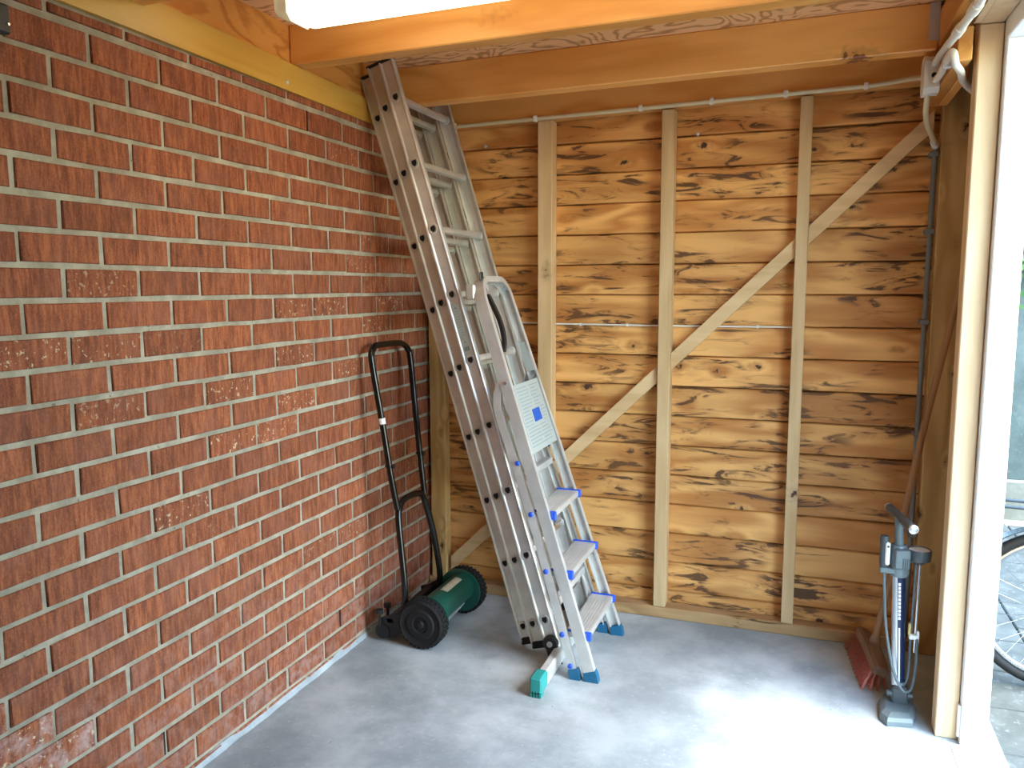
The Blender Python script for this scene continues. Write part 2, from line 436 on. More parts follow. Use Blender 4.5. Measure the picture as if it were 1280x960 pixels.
# diagonal brace cut between the studs
def brace(xa, xb):
    bm = B()
    zc = lambda x: .6515 + (x - .655) * .9745
    h = .0345
    rings = []
    for x in (xa, xb): rings.append([Vector((x, -.046, zc(x) - h)), Vector((x, -.046, zc(x) + h)), Vector((x, -.001, zc(x) + h)), Vector((x, -.001, zc(x) - h))])
    loft(bm, rings); obj('brace', bm, 'brace', wb)
for a, b in ((.106, .532), (.596, 1.042), (1.094, 1.551), (1.598, 2.0)): brace(a, b)
obj('sill_plate', bx((.0, -.066, 0), (2.05, .0, .048), .004), 'sill', wb)
obj('header_board', slope_board(-.01, 2.02, -.088, .0, 2.052, 2.30, .0185), 'joist', wb)
for p in ((.282, 1.983), (1.176, 1.975)):
    b_ = B(); tube(b_, [(p[0], .0, p[1]), (p[0], -.018, p[1] - .003)], .004, 8)
    ring_poly(b_, (p[0], -.018, p[1] - .003), X, Z, Y, [(.007, 0), (.007, -.004), (.003, -.006)], 8)
    obj('screw', b_, 'galv', wb)
# ceiling
ce = struct('ceiling', slope_board(-.2, 2.4, YF, .1, 2.226, 2.246, .0135, 0), 'ply')
for i, y in enumerate((-.41, -.997, -1.70, -2.29, -2.88, -3.47, -4.06, -4.65, -5.24, -5.83)):
    jo = obj('joist', slope_board(-.010, 1.953, y, y + .068, 2.084 if i != 1 else 2.101, 2.226, .0133, .004), 'joist', ce)
    b_ = slope_board(1.925, 1.9545, y - .0015, y - .0003, 2.112, 2.224, .0133, 0)
    box(b_, (1.9515, y - .002, 2.130), (1.9548, y + .07, 2.25))
    for q in range(3): box(b_, (1.936, y - .003, 2.155 + q * .03), (1.941, y - .001, 2.160 + q * .03))
    obj('joist_hanger', b_, 'galv', jo)
# right wall, beam, posts
wr = struct('wall_right', bx((2.114, -.62, -.1), (2.15, .075, 2.3)), 'cornerpost')
obj('boarding', bx((2.114, -1.78, 2.155), (2.15, -.6, 2.3)), 'cornerpost', wr)
obj('boarding', bx((2.114, YF, -.1), (2.15, -1.77, 2.3)), 'cornerpost', wr)
obj('beam', slope_board(1.955, 2.012, YF, -.088, 2.094, 2.20, .0133, .003), 'beam', wr)
obj('tie_block', bx((1.967, -.70, 2.000), (2.004, -.088, 2.092), .003), 'beam', wr)
obj('tie_block', bx((2.005, -.45, 2.000), (2.034, -.088, 2.092), .003), 'beam', wr)
obj('jamb_post', bx((2.022, -.672, 0), (2.083, -.60, 2.10), .003), 'post', wr)
obj('jamb_post', bx((2.022, -1.84, 0), (2.083, -1.76, 2.10), .003), 'post', wr)
obj('lintel', bx((2.022, YF, 2.102), (2.0845, -.60, 2.31), .003), 'post', wr)
for a, b in ((1.984, 1.992), (2.004, 2.021)):
    obj('door_track', bx((a, -1.8, 2.098), (b, -.692, 2.112)), 'post', wr)
obj('door_track', bx((1.984, -1.8, 2.112), (2.021, -.692, 2.115)), 'dark', wr)  # dark plate painting the shade inside the groove
d1 = struct('door_1', bx((2.0855, -.705, -.01), (2.158, -.62, 2.05), .003), 'white')
obj('frame_post', bx((2.0855, -1.84, -.01), (2.158, -1.75, 2.05), .003), 'white', d1)
obj('frame_head', bx((2.0855, -1.84, 2.05), (2.158, -.62, 2.16), .003), 'white', d1)
obj('strike_plate', bx((2.106, -.7065, .925), (2.126, -.7052, 1.04)), 'whitep', d1)
for z in (.938, .997): obj('keyhole', bx((2.112, -.7075, z), (2.119, -.7067, z + .026)), 'galv', d1)
obj('threshold', bx((2.06, -1.76, -.02), (2.165, -.705, .003)), 'floor', d1)
obj('rubber_strip', bx((2.078, -.692, .02), (2.0852, -.676, .12)), 'whitep', d1)
struct('wall_front', bx((-.2, YF - .1, -.1), (2.2, YF, 2.35)), 'cornerpost')

# ------------------------------------------------------------------ outside
og = struct('ground', bx((2.165, -7, -.14), (9, 7, -.045)), 'mortar')
rt = random.Random(9)
pv = []
for i in range(7):
    me = None; bm = bx((-.147, -.147, -.02), (.147, .147, .012 + .002), .004)
    for v in bm.verts:
        if v.co.z > 0: v.co.z += rt.uniform(-.003, .002)
    me = bpy.data.meshes.new('paving_stone'); bm.to_mesh(me); bm.free(); me.materials.append(M['outfloor']); pv.append(me)
for a in range(9):
    for b in range(17):
        o = bpy.data.objects.new('paving_stone', pv[rt.randrange(7)]); COL.objects.link(o); o.parent = og
        o.location = (2.32 + a * .3, -2.9 + b * .3 + (.15 if a % 2 else 0), -.045)
gw = struct('garden_wall', bx((2.0, 2.22, -.15), (7, 2.42, .20), .01), 'plinth')
for i in range(32):
    o_ = obj('fence_board', bx((2.0 + i * .152, 2.26 + rt.uniform(-.006, .006), .20), (2.0 + i * .152 + .148, 2.285, 2.16), .003), 'gwall', gw)
bm = B(); rl = random.Random(2)
for i in range(900):
    a = rl.uniform(0, 1); cx = rl.gauss(2.95, .22); cz = rl.gauss(1.68, .16); cy = 2.205 - rl.random() * .04; s = rl.uniform(.012, .03)
    q = Matrix.Rotation(rl.uniform(0, 6.28), 4, 'Y') @ Matrix.Rotation(rl.uniform(-.7, .7), 4, 'X')
    vs = [bm.verts.new(Vector((cx, cy, cz)) + q @ Vector(p)) for p in ((-s, 0, 0), (0, -.003, -s * .7), (s, 0, 0), (0, -.003, s * 1.2))]
    bm.faces.new(vs)
iv = obj('ivy', bm, 'leaf'); iv['label'] = 'green ivy growing on the grey fence outside the door'; iv['category'] = 'ivy'; iv['kind'] = 'stuff'

# ------------------------------------------------------------------ extension ladder
lad = thing('extension_ladder', (.80, -.37, 0), 'tall three section aluminium extension ladder leaning against the brick wall', 'ladder')
U = Vector((-.288, 0, .9576)); U.normalize(); NN = Vector((.9576, 0, .288)); NN.normalize()   # up the ladder, out of its front
def cprof(w, t, lip=.003):
    h = w / 2; k = .0022
    # outer face at b=0, channel opens inward (b>0)
    return [(-h, .002), (-h + .003, -.003), (-h + .008, -.003), (-h + .013, k), (h - .011, k), (h - .007, -.002), (h - .003, -.002), (h, .002), (h, t), (h - .0035, t), (h - .0035, .005), (h * .35, .005), (h * .3, .0065), (-h * .3, .0065), (-h * .35, .005), (-h + .0035, .005), (-h + .0035, t), (-h, t)]
def section(P0, wid, yo, top, bot, w=.054, t=.024, rung_n=9, mat='alu'):
    """P0 centre of the top rung's near end; stiles run from bot to top along U measured from P0"""
    P0 = Vector(P0)
    for side in (0, 1):
        o = Vector((P0.x, P0.y if side == 0 else P0.y + wid, P0.z)); yd = Y if side == 0 else -Y
        bm = B(); prism(bm, cprof(w, t), o, NN, yd, -bot, top, U)
        st = obj('stile', bm, mat, lad)
        cp = B(); box(cp, (-w / 2 - .001, -.002, 0), (w / 2 + .001, t + .001, .012), .002, frame(o + U * (top - .004), NN, yd, U)); obj('end_cap', cp, 'black', st)
        for k in range(rung_n):
            c = o - U * (.25 * k)
            if c.z < .06: continue
            rg = B(); ring_poly(rg, c - yd * -.0018, NN, U, -yd, [(.0195, 0), (.0185, .0048), (.0150, .0052), (.0135, .0012)], 16); obj('rung_collar', rg, mat, st)
            # flat black D-shaped plug, painting the dark inside of the rung
            dp = B(); pts = [(.0085, .009), (.0085, -.002), (.0035, -.0095), (-.0015, -.0105), (-.0075, -.004), (-.0085, .003), (-.006, .0085)]
            prism(dp, [(a * 1.12, b * 1.12) for a, b in pts], c - yd * .0012, NN, U, 0, .0012, -yd)
            obj('rung_mouth_shade', dp, 'dark', st)
    for k in range(rung_n):
        c = P0 - U * (.25 * k)
        if c.z < .06: continue
        a = c + Y * .006; b = c + Y * (wid - .006)
        pr = [(-.012, -.013), (.012, -.013), (.0165, -.007), (.0165, .007), (.012, .013), (-.012, .013), (-.0165, .007), (-.0165, -.007)]
        bm = B(); loft(bm, [[q + NN * u * .72 + U * v * .85 for u, v in pr] for q in (a, b)])
        rg_ = obj('rung', bm, mat, lad, True)
        for side in (0, 1):
            rv = B(); q = c + Y * (.0085 if side == 0 else wid - .0085)
            ring_poly(rv, q, NN, U, Y if side == 0 else -Y, [(.0185, 0), (.0185, .006), (.014, .009), (.010, .009)], 14)
            obj('rung_flange', rv, mat, rg_, True)
section((.158, -.594, 2.073), .455, 0, .137, 2.145, .060, t=.0205)
section((.1035, -.572, 2.041), .411, 0, .163, 2.085, .059, t=.0205, mat='alu2')
section((.0555, -.545, 2.013), .357, 0, .160, 2.060, .052, t=.0205, mat='alu2')
# feet of the two rear sections
for (p0, wd, bot, w) in (((.1035, -.572, 2.041), .411, 2.085, .05), ((.0555, -.545, 2.013), .357, 2.060, .044)):
    for s in (0, 1):
        o = Vector((p0[0], p0[1] + s * wd, p0[2])) - U * bot; yd = Y if s == 0 else -Y
        bm = B(); box(bm, (-w / 2 - .003, -.003, -.012), (w / 2 + .003, .027, .016), .003, frame(o, NN, yd, U)); obj('rubber_foot', bm, 'rubber', lad)
# stabiliser bar, hinges and end caps at the foot of the front section
OA = Vector((.158, -.594, 2.073))
for s in (0, 1):
    yq = -.594 + s * .455; yd = -Y if s == 0 else Y
    c = Vector((.158, yq, 2.073)) - U * 2.088
    bm = B(); ring_poly(bm, c, NN, U, yd, [(.030, -.002), (.030, .010), (.026, .016), (.012, .018)], 20)
    box(bm, (-.024, -.10, 0), (.024, 0, .007), .002, frame(c + yd * .002, NN, U, yd))
    hg = obj('hinge', bm, 'black', lad, True)
    bm = B(); ring_poly(bm, c, NN, U, yd, [(.011, .010), (.011, .0215), (.007, .023)], 12); obj('bolt', bm, 'galv', hg, True)
bm = B(); box(bm, (.774, -.81, .006), (.806, .115, .062), .005); sb = obj('stabiliser_bar', bm, 'alu', lad)
for (ya, yb, dr) in ((-.868, -.795, -1), (.10, .17, 1)):
    bm = B(); box(bm, (.768, ya, .012), (.811, yb, .070), .006)
    ye = ya if dr < 0 else yb - .03
    for q in range(4): box(bm, (.770 + q * .0105, ye, 0.0005), (.777 + q * .0105, ye + .03, .014))
    obj('bar_cap', bm, 'teal', lad)
    bm = B()
    for q in range(3): box(bm, (.7775 + q * .0105, min(ya, ye) - .0005 if dr < 0 else yb - .002, .001), (.780 + q * .0105, (ya + .002) if dr < 0 else yb + .0005, .022))
    obj('tread_slot_shade', bm, 'dark', lad)  # black slivers painting the shade in the cap's slots
# sticker on the near stile
c0 = Vector((.158, -.594, 2.073))
bm = B(); box(bm, (-.0145, -.0028, -.985), (.0145, -.0020, -.785 + .0), 0, frame(c0 + Y * .0022, NN, Y, U)); stk = obj('sticker', bm, 'sticker', lad, label='white sticker with grey print')
bm = B()
for q in range(11): box(bm, (-.010, -.0034, -.806 - q * .010), (.007 + .003 * (q % 2), -.0028, -.8045 - q * .010), 0, frame(c0 + Y * .0022, NN, Y, U))
obj('small_print', bm, 'paleprint', stk, kind='stuff')
bm = B()
for h in (-.800, -.93): box(bm, (-.003, -.0036, h - .005), (.003, -.0028, h), 0, frame(c0 + Y * .0022, NN, Y, U))
for q in range(3): box(bm, (-.010 + q * .007, -.0036, -.965), (-.005 + q * .007, -.0028, -.950), 0, frame(c0 + Y * .0022, NN, Y, U))
obj('marks', bm, 'print', stk)

# ------------------------------------------------------------------ stepladder
stp = thing('stepladder', (.93, -.485, 0), 'small folded aluminium stepladder with blue feet leaning on the extension ladder', 'ladder')
F0 = Vector((.943, -.485, 0)); F1 = Vector((.482, -.485, 1.405))
SU = (F1 - F0); SL = SU.length; SU.normalize(); SN = Vector((SU.z, 0, -SU.x))
HW0, HW1 = .205, .136
def hw(s): return HW0 + (HW1 - HW0) * s / SL
def sp(s, side, n=0.0): return F0 + SU * s + Y * side * hw(s) + SN * n
# front stiles joined by the hoop above the platform
L_ = SL - .0
pts = [sp(.03, -1), sp(.5, -1), sp(L_ - .07, -1)]
hwT = hw(L_)
for k in range(1, 9):
    a = pi / 2 * k / 8; pts.append(F0 + SU * (L_ - .07 + .07 * sin(a)) + Y * (-hwT + .07 - .07 * cos(a)))
for k in range(0, 9):
    a = pi / 2 * k / 8; pts.append(F0 + SU * (L_ - .07 + .07 * cos(a)) + Y * (hwT - .07 + .07 * sin(a)))
pts += [sp(.5, 1), sp(.03, 1)]
cp_ = [(-.5, -.5), (.5, -.5), (.5, .5), (.40, .5), (.40, -.30), (-.40, -.30), (-.40, .5), (-.5, .5)]
bm = B(); sweep_rect(bm, pts, SN, .040, .022, prof=cp_); obj('front_frame', bm, 'alu', stp)
def foot(c, up, n, sz=.030):
    bm = B(); r = []
    for h, g_ in ((-.005, 1.1), (.008, 1.05), (.026, .95)):
        r.append([c + n * a * sz * g_ + Y * b * sz * .55 * g_ + up * h for a, b in ((-1, -1), (1, -1), (1, 1), (-1, 1))])
    for v in r[0]: v.z = max(0.001, v.z); 
    for v in r[0]: v.z = .001
    loft(bm, r); return obj('rubber_foot', bm, 'tealblue', stp)
for sd_ in (-1, 1): foot(sp(.012, sd_), SU, SN, .024)
# rear legs and their rungs
rear = [Vector((.872, 0, .03)), Vector((.710, 0, .56)), Vector((.588, 0, .90)), Vector((.572, 0, .97)), Vector((.578, 0, 1.02)), Vector((.606, 0, 1.060))]
RU = (rear[1] - rear[0]).normalized(); RN = Vector((RU.z, 0, -RU.x))
for s in (-1, 1):
    pp = [Vector((q.x, -.485 + s * (.208 - .050 * q.z), q.z)) for q in smooth_path(rear, 5)]
    bm = B(); rings = []
    for i, q in enumerate(pp):
        d = (pp[min(i + 1, len(pp) - 1)] - pp[max(0, i - 1)]).normalized(); n_ = d.cross(Y).normalized()
        rings.append([q + n_ * a * .029 + Y * (-s) * b * .020 for a, b in ((-.5, -.3), (.5, -.3), (.5, .5), (.4, .5), (.4, -.1), (-.4, -.1), (-.4, .5), (-.5, .5))])
    loft(bm, rings); obj('rear_leg', bm, 'alu', stp)
    foot(Vector((.880, -.485 + s * .208, .012)), RU, RN, .019)
    for z in (.045, .155, .375, .575, .755):
        q = Vector((.872 - z * .294, -.485 + s * (.208 - .05 * z), z)) + Y * s * .006 + RN * .004
        bm = B(); ring_poly(bm, q, RN, RU, Y * s, [(.0095, 0), (.0095, .004), (.007, .007), (.002, .008)], 12); obj('blue_plug', bm, 'blue', stp, True)
for z in (.26, .70):
    x = .872 - z * .294; bm = B(); h_ = .205 - .05 * z
    box(bm, (x - .014, -.485 - h_, z - .014), (x + .012, -.485 + h_, z + .012), .003); obj('cross_bar', bm, 'alu', stp)
# treads
for z in (.165, .378, .585):
    s = z / SU.z; xf = F0.x + SU.x * s + .036; xb = xf - .088; h_ = hw(s) - .010
    bm = B(); box(bm, (xb, -.485 - h_, z - .022), (xf, -.485 + h_, z), .002)
    for q in range(7): box(bm, (xb + .008 + q * .0115, -.485 - h_ + .01, z - .001), (xb + .013 + q * .0115, -.485 + h_ - .01, z + .0012))
    tr = obj('tread', bm, 'alu', stp)
    for sd_ in (-1, 1):
        e = -.485 + sd_ * h_
        bm = B(); box(bm, (xb - .002, e - .006 * (1 if sd_ > 0 else .3), z - .004), (xf + .007, e + .006 * (.3 if sd_ > 0 else 1), z + .005), .002)
        box(bm, (xf - .010, e - .009, z - .026), (xf + .008, e + .009, z + .002), .003)
        obj('tread_cap', bm, 'blue', tr)
# platform folded up between the stiles, with its notice
def pf(s, side, n): return F0 + SU * s + Y * side * (hw(s) - .020) + SN * n
s0, s1 = .822, 1.078
bm = B(); loft(bm, [[pf(s0, -1, .0), pf(s0, 1, .0), pf(s1, 1, .0), pf(s1, -1, .0)], [pf(s0, -1, .017), pf(s0, 1, .017), pf(s1, 1, .017), pf(s1, -1, .017)]]); pl = obj('platform', bm, 'sticker', stp, label='pale printed notice panel with a blue square')
def onpf(u, v, n=.0175):   # u across -1..1, v up 0..1
    return pf(s0 + (s1 - s0) * v, u, n)
bm = B(); rq = random.Random(4)
for k in range(18):
    v = .93 - k * .05
    if .36 < v < .60: segs = ((-.9, -.32), (.52, .9 - rq.random() * .2))
    else: segs = ((-.9 + rq.random() * .1, -.1 + rq.random() * .2), (.1 + rq.random() * .1, .9 - rq.random() * .4))
    for a, b in segs:
        loft(bm, [[onpf(a, v), onpf(b, v), onpf(b, v + .010), onpf(a, v + .010)], [onpf(a, v, .0182), onpf(b, v, .0182), onpf(b, v + .010, .0182), onpf(a, v + .010, .0182)]])
obj('small_print', bm, 'paleprint', pl, kind='stuff')
bm = B(); loft(bm, [[onpf(-.18, .40), onpf(.40, .40), onpf(.40, .585), onpf(-.18, .585)], [onpf(-.18, .40, .0186), onpf(.40, .40, .0186), onpf(.40, .585, .0186), onpf(-.18, .585, .0186)]]); obj('blue_square', bm, 'bluebox', pl)
# small fittings of the top
bm = B(); box(bm, (.444, -.632, 1.335), (.480, -.614, 1.392), .006); obj('hook_bracket', bm, 'alu', stp)
bm = B(); box(bm, (.487, -.603, 1.403), (.493, -.575, 1.436), .003); obj('black_tab', bm, 'black', stp)
sm = smooth_path([(.478, -.50, 1.352), (.505, -.50, 1.303), (.531, -.50, 1.244), (.544, -.50, 1.184), (.541, -.50, 1.140)], 5)
bm = B(); sweep_rect(bm, sm, (.0, 1, 0), .022, .013); obj('hand_strap', bm, 'black', stp)
for z, sd_ in ((1.04, -1), (1.04, 1)):
    q = sp(z / SU.z, sd_); bm = B(); ring_poly(bm, q + Y * sd_ * .010, SN, SU, Y * sd_, [(.007, 0), (.007, .004), (.003, .006)], 10); obj('rivet', bm, 'chrome', stp, True)
# small silver sticker on the far stile
bm = B(); box(bm, (-.017, 0, -.06), (.017, .0012, .06), 0, frame(sp(1.17, 1) - Y * .0125 + SN * .0, SN, Y, SU)); obj('stile_sticker', bm, 'sticker', stp)

# ------------------------------------------------------------------ lawn mower
mw = thing('lawn_mower', (.20, -.46, 0), 'green push reel mower with a black tube handle in the brick corner', 'lawn mower')
def wheel(yo, sgn, c=(.262, .102), r=.098):
    ax_ = Y * sgn; o = Vector((c[0], yo, c[1]))
    bm = B()
    ring_poly(bm, o, X, Z, ax_, [(r * .9, -.044), (r * .955, -.040), (r * .955, .004), (r * .86, .010), (r * .80, .006), (r * .60, .006), (r * .55, .011), (r * .34, .011), (r * .30, .006), (r * .16, .008), (r * .12, .014), (.004, .016)], 40)
    w_ = obj('wheel', bm, 'rubber', mw, True)
    bm = B(); n = 32
    for k in range(n):
        a = 2 * pi * k / n
        for (h0, h1, da) in ((-.042, -.020, 0), (-.020, .004, pi / n)):
            t_ = Vector((cos(a + da), 0, sin(a + da))); s_ = Vector((-sin(a + da), 0, cos(a + da)))
            box(bm, (r * .94, -.0052, h0), (r * 1.0, .0052, h1), 0, frame(o, t_, s_, ax_))
    obj('tread_lugs', bm, 'rubber', w_)
    return o
wheel(-.668, -1); wheel(-.262, 1, (.272, .102))
for yy, sg in ((-.628, 1), (-.312, -1)):
    bm = B(); ring_poly(bm, (.268, yy, .108), X, Z, Y * sg, [(.092, -.004), (.092, .003), (.080, .006), (.004, .006)], 28); obj('side_plate', bm, 'green', mw, True)
bm = B(); ring_poly(bm, (.278, -.625, .128), X, Z, Y, [(.058, 0), (.058, .31)], 28); dk = obj('reel_cover', bm, 'green', mw, True)
bm = B()
rgs = []
for yy in (-.52, -.375):
    rg = []
    for a in (62, 72, 82, 92): rg.append(Vector((.278 + .0585 * cos(radians(a)), yy, .128 + .0585 * sin(radians(a)))))
    for a in (92, 82, 72, 62): rg.append(Vector((.278 + .0595 * cos(radians(a)), yy, .128 + .0595 * sin(radians(a)))))
    rgs.append(rg)
loft(bm, rgs); obj('maker_label', bm, 'label', dk)
bm = B(); ring_poly(bm, (.085, -.655, .042), X, Z, Y, [(.030, 0), (.030, .39)], 18); obj('rear_roller', bm, 'black', mw, True)
for yy in (-.650, -.285):
    bm = B(); pts_ = [(.075, .03), (.11, .02), (.24, .07), (.27, .12), (.20, .16), (.10, .10), (.07, .09)]
    prism(bm, pts_, (0, yy, 0), X, Z, 0, .012, Y); obj('side_bracket', bm, 'black', mw)
bm = B(); box(bm, (.10, -.65, .075), (.135, -.28, .10), .004); obj('cutter_bar', bm, 'black', mw)
for yy in (-.655, -.59):
    bm = B(); ring_poly(bm, (.075, yy, .095), X, Y, Z, [(.006, -.03), (.006, .02), (.016, .02), (.016, .035), (.006, .038)], 10); obj('adjuster_knob', bm, 'black', mw, True)
for q in range(5):
    a0 = q * 2 * pi / 5; rgs = []
    for k in range(9):
        a = a0 + k * .14; yy = -.61 + k * .0345; c = Vector((.255, yy, .07)); d = Vector((cos(a), 0, sin(a))); e = Vector((-sin(a), 0, cos(a)))
        rgs.append([c + d * .045 - e * .0015, c + d * .045 + e * .0015, c + d * .028 + e * .0015, c + d * .028 - e * .0015])
    bm = B(); loft(bm, rgs); obj('reel_blade', bm, 'galv', mw)
hx = lambda z: .055 + (1.13 - z) * .153
up = [(hx(.53), -.622, .53), (hx(.65), -.632, .65), (hx(.87), -.634, .87), (hx(1.08), -.640, 1.08), (hx(1.13), -.634, 1.13), (hx(1.155), -.605, 1.155), (hx(1.160), -.56, 1.160), (hx(1.158), -.42, 1.158), (hx(1.150), -.37, 1.150), (hx(1.125), -.335, 1.125), (hx(1.08), -.328, 1.08), (hx(.80), -.362, .80), (hx(.53), -.388, .53)]
bm = B(); tube(bm, smooth_path(up, 6), .0125, 10); hd = obj('handle', bm, 'blackpaint', mw, True)
bm = B(); tube(bm, [(hx(.862), -.634, .862), (hx(.885), -.634, .885)], .0142, 10); obj('white_collar', bm, 'whitep', hd, label='small white collar')
for yy, z in ((-.633, .70), (-.375, .70)):
    bm = B(); ring_poly(bm, (hx(z), yy, z), Z, Y, X, [(.006, -.016), (.006, .016), (.010, .016), (.010, .022)], 8); obj('wing_bolt', bm, 'black', hd)
lo = [(.175, -.640, .13), (.190, -.655, .22), (hx(.35) - .0, -.645, .35), (hx(.49), -.628, .49), (hx(.535), -.600, .535), (hx(.555), -.55, .555), (hx(.548), -.44, .548), (hx(.53), -.405, .53), (hx(.47), -.385, .47), (hx(.36), -.362, .36), (.190, -.345, .20), (.185, -.34, .13)]
bm = B(); tube(bm, smooth_path(lo, 6), .0130, 10); obj('lower_handle', bm, 'blackpaint', mw, True)

# ------------------------------------------------------------------ broom
br = thing('broom', (1.865, -.25, 0), 'wooden broom with red bristles leaning in the corner behind the floor pump', 'broom')
bd = Vector((.04, -.36, 0)).normalized(); bs_ = Vector((-bd.y, bd.x, 0))   # along head, across (to +x)
bc = Vector((1.872, -.262, .082))
tl = Matrix.Rotation(radians(-22), 3, bd)
up_ = tl @ Z; ac = tl @ bs_
bm = B(); rgs = []
for i in range(13):
    t_ = -1 + i / 6; w_ = .030 * (1 - .25 * t_ ** 4); c = bc + bd * t_ * .165 - up_ * .012 * t_ * t_
    rgs.append([c + ac * a * w_ + up_ * b * .016 for a, b in ((-1, -1), (1, -1), (1, .5), (.6, 1), (-.6, 1), (-1, .5))])
loft(bm, rgs); obj('head', bm, 'broomhead', br)
bm = B(); rs_ = random.Random(8)
for i in range(13):
    t_ = -.95 + 1.9 * i / 12
    for r_ in (-1, -.33, .33, 1):
        c = bc + bd * t_ * .16 + ac * r_ * .022 - up_ * (.014 + .012 * t_ * t_)
        for q in range(7):
            d = (-Z * 1.0 - ac * .28 * (1 if r_ < .5 else .1) + ac * r_ * .18 + bd * (t_ * .25) + Vector((rs_.uniform(-.06, .06), rs_.uniform(-.05, .05), 0))).normalized()
            e = c + d * (c.z - .004) / max(.2, -d.z)
            e = c + (e - c) * min(1, .078 / (e - c).length + .25)
            e.z = max(.002, e.z)
            s_ = c + Vector((rs_.uniform(-.0025, .0025), rs_.uniform(-.003, .003), 0))
            tube(bm, [s_, e], .0016, 3, r2=.0024)
obj('bristles', bm, 'red', br, kind='stuff')
hb = bc + up_ * .010 + Vector((0, .01, 0)); ht = Vector((2.100, -.150, 1.42))
bm = B(); tube(bm, [hb + (ht - hb) * (i / 12) + Vector((.004 * sin(i * .7), 0, 0)) for i in range(13)], .0125, 12, r2=.0105); obj('stick', bm, 'broomwood', br, True)
bm = B(); ring_poly(bm, hb + up_ * .0, X, Y, (ht - hb).normalized(), [(.020, 0), (.018, .02), (.0135, .035)], 14); obj('socket', bm, 'broomhead', br, True)

# ------------------------------------------------------------------ floor pump
pm = thing('floor_pump', (1.925, -.56, 0), 'grey and silver bicycle floor pump standing by the door post', 'pump')
bz = Vector((1.932, -.535, 0)); pt = Vector((1.905, -.53, .67))
PU = (Vector((1.905, -.53, .66)) - Vector((1.930, -.535, .05))).normalized()
base = [(1.889, -.662), (1.965, -.645), (1.985, -.56), (1.980, -.47), (1.95, -.44), (1.905, -.45), (1.875, -.53), (1.870, -.63)]
bm = B(); ctr = Vector((1.93, -.55, 0))
loft(bm, [[ctr + (Vector((a, b, 0)) - ctr) * s + Z * h for a, b in base] for s, h in ((1.0, .001), (1.0, .016), (.93, .026), (.70, .034))]); obj('base', bm, 'grey', pm)
bm = B(); box(bm, (1.908, -.565, .025), (1.958, -.505, .088), .006); 
for sx in (-1, 1): ring_poly(bm, (1.933 + sx * .032, -.55, .06), Y, Z, X * sx, [(.012, -.01), (.012, .006), (.006, .008)], 10)
bk = obj('barrel_bracket', bm, 'darkgrey', pm)
def pp_(h, dx=0, dy=0): return Vector((1.930, -.535, .05)) + PU * (h - .05) + Vector((dx, dy, 0))
bm = B(); tube(bm, [pp_(.06), pp_(.47)], .0205, 20); ba = obj('barrel', bm, 'silver', pm, True)
# navy wrap round the right half of the barrel
bm = B(); rgs = []
for h in (.10, .452):
    c = pp_(h); ring = [c + Vector((cos(a), sin(a), 0)) * .0209 for a in [radians(-103 + i * 13) for i in range(13)]] + [c + Vector((cos(a), sin(a), 0)) * .0203 for a in [radians(-103 + (12 - i) * 13) for i in range(13)]]
    rgs.append(ring)
loft(bm, rgs); wv = obj('navy_wrap', bm, 'navy', ba, True)
bm = B(); c = None
for k, (h0, h1) in enumerate([(.425 - i * .0125, .434 - i * .0125) for i in range(10)] + [(.09 + .0, .285)]):
    for h0_, h1_ in ((h0, h1),):
        ca = radians(-88); q0 = pp_(h0_) ; q1 = pp_(h1_)
        w2 = .0035 if k < 10 else .0022
        t_ = Vector((-sin(ca), cos(ca), 0)); n_ = Vector((cos(ca), sin(ca), 0))
        loft(bm, [[q + n_ * .0208 - t_ * w2, q + n_ * .0208 + t_ * w2, q + n_ * .0216 + t_ * w2, q + n_ * .0216 - t_ * w2] for q in (q0, q1)])
obj('lettering', bm, 'white', ba)
bm = B(); ring_poly(bm, pp_(.452), X, Y, PU, [(.024, 0), (.029, .01), (.030, .055), (.027, .090), (.022, .104)], 20)
box(bm, (1.896, -.573, .485), (1.940, -.545, .548), .004); co = obj('collar', bm, 'grey', pm, True)
bm = B()
for q in range(4): box(bm, (1.918 + q * .006, -.5745, .488), (1.921 + q * .006, -.5728, .522))
obj('ribs', bm, 'darkgrey', co)
bm = B(); tube(bm, [pp_(.55), pp_(.645)], .0135, 14); obj('shaft_sleeve', bm, 'grey', pm, True)
ha, hb2 = Vector((1.884, -.435, .650)), Vector((1.934, -.645, .640))
bm = B(); mid = (ha + hb2) / 2
tube(bm, [ha, ha + (hb2 - ha) * .1, ha + (hb2 - ha) * .3, mid, ha + (hb2 - ha) * .7, ha + (hb2 - ha) * .9, hb2], .0145, 14)
for v in bm.verts:
    t_ = (v.co - ha).dot((hb2 - ha).normalized()) / (hb2 - ha).length; c = ha + (hb2 - ha) * t_; v.co = c + (v.co - c) * (1.0 - .18 * math.exp(-((t_ - .5) / .12) ** 2))
hh_ = obj('handle', bm, 'darkgrey', pm, True)
for e, s_ in ((ha, -1), (hb2, 1)):
    d = (hb2 - ha).normalized() * s_
    bm = B(); ring_poly(bm, e, d.orthogonal().normalized(), d.cross(d.orthogonal()).normalized(), d, [(.0146, -.004), (.0146, .004), (.010, .006), (.009, .003), (.004, .005)], 14); obj('handle_cap', bm, 'silver', hh_, True)
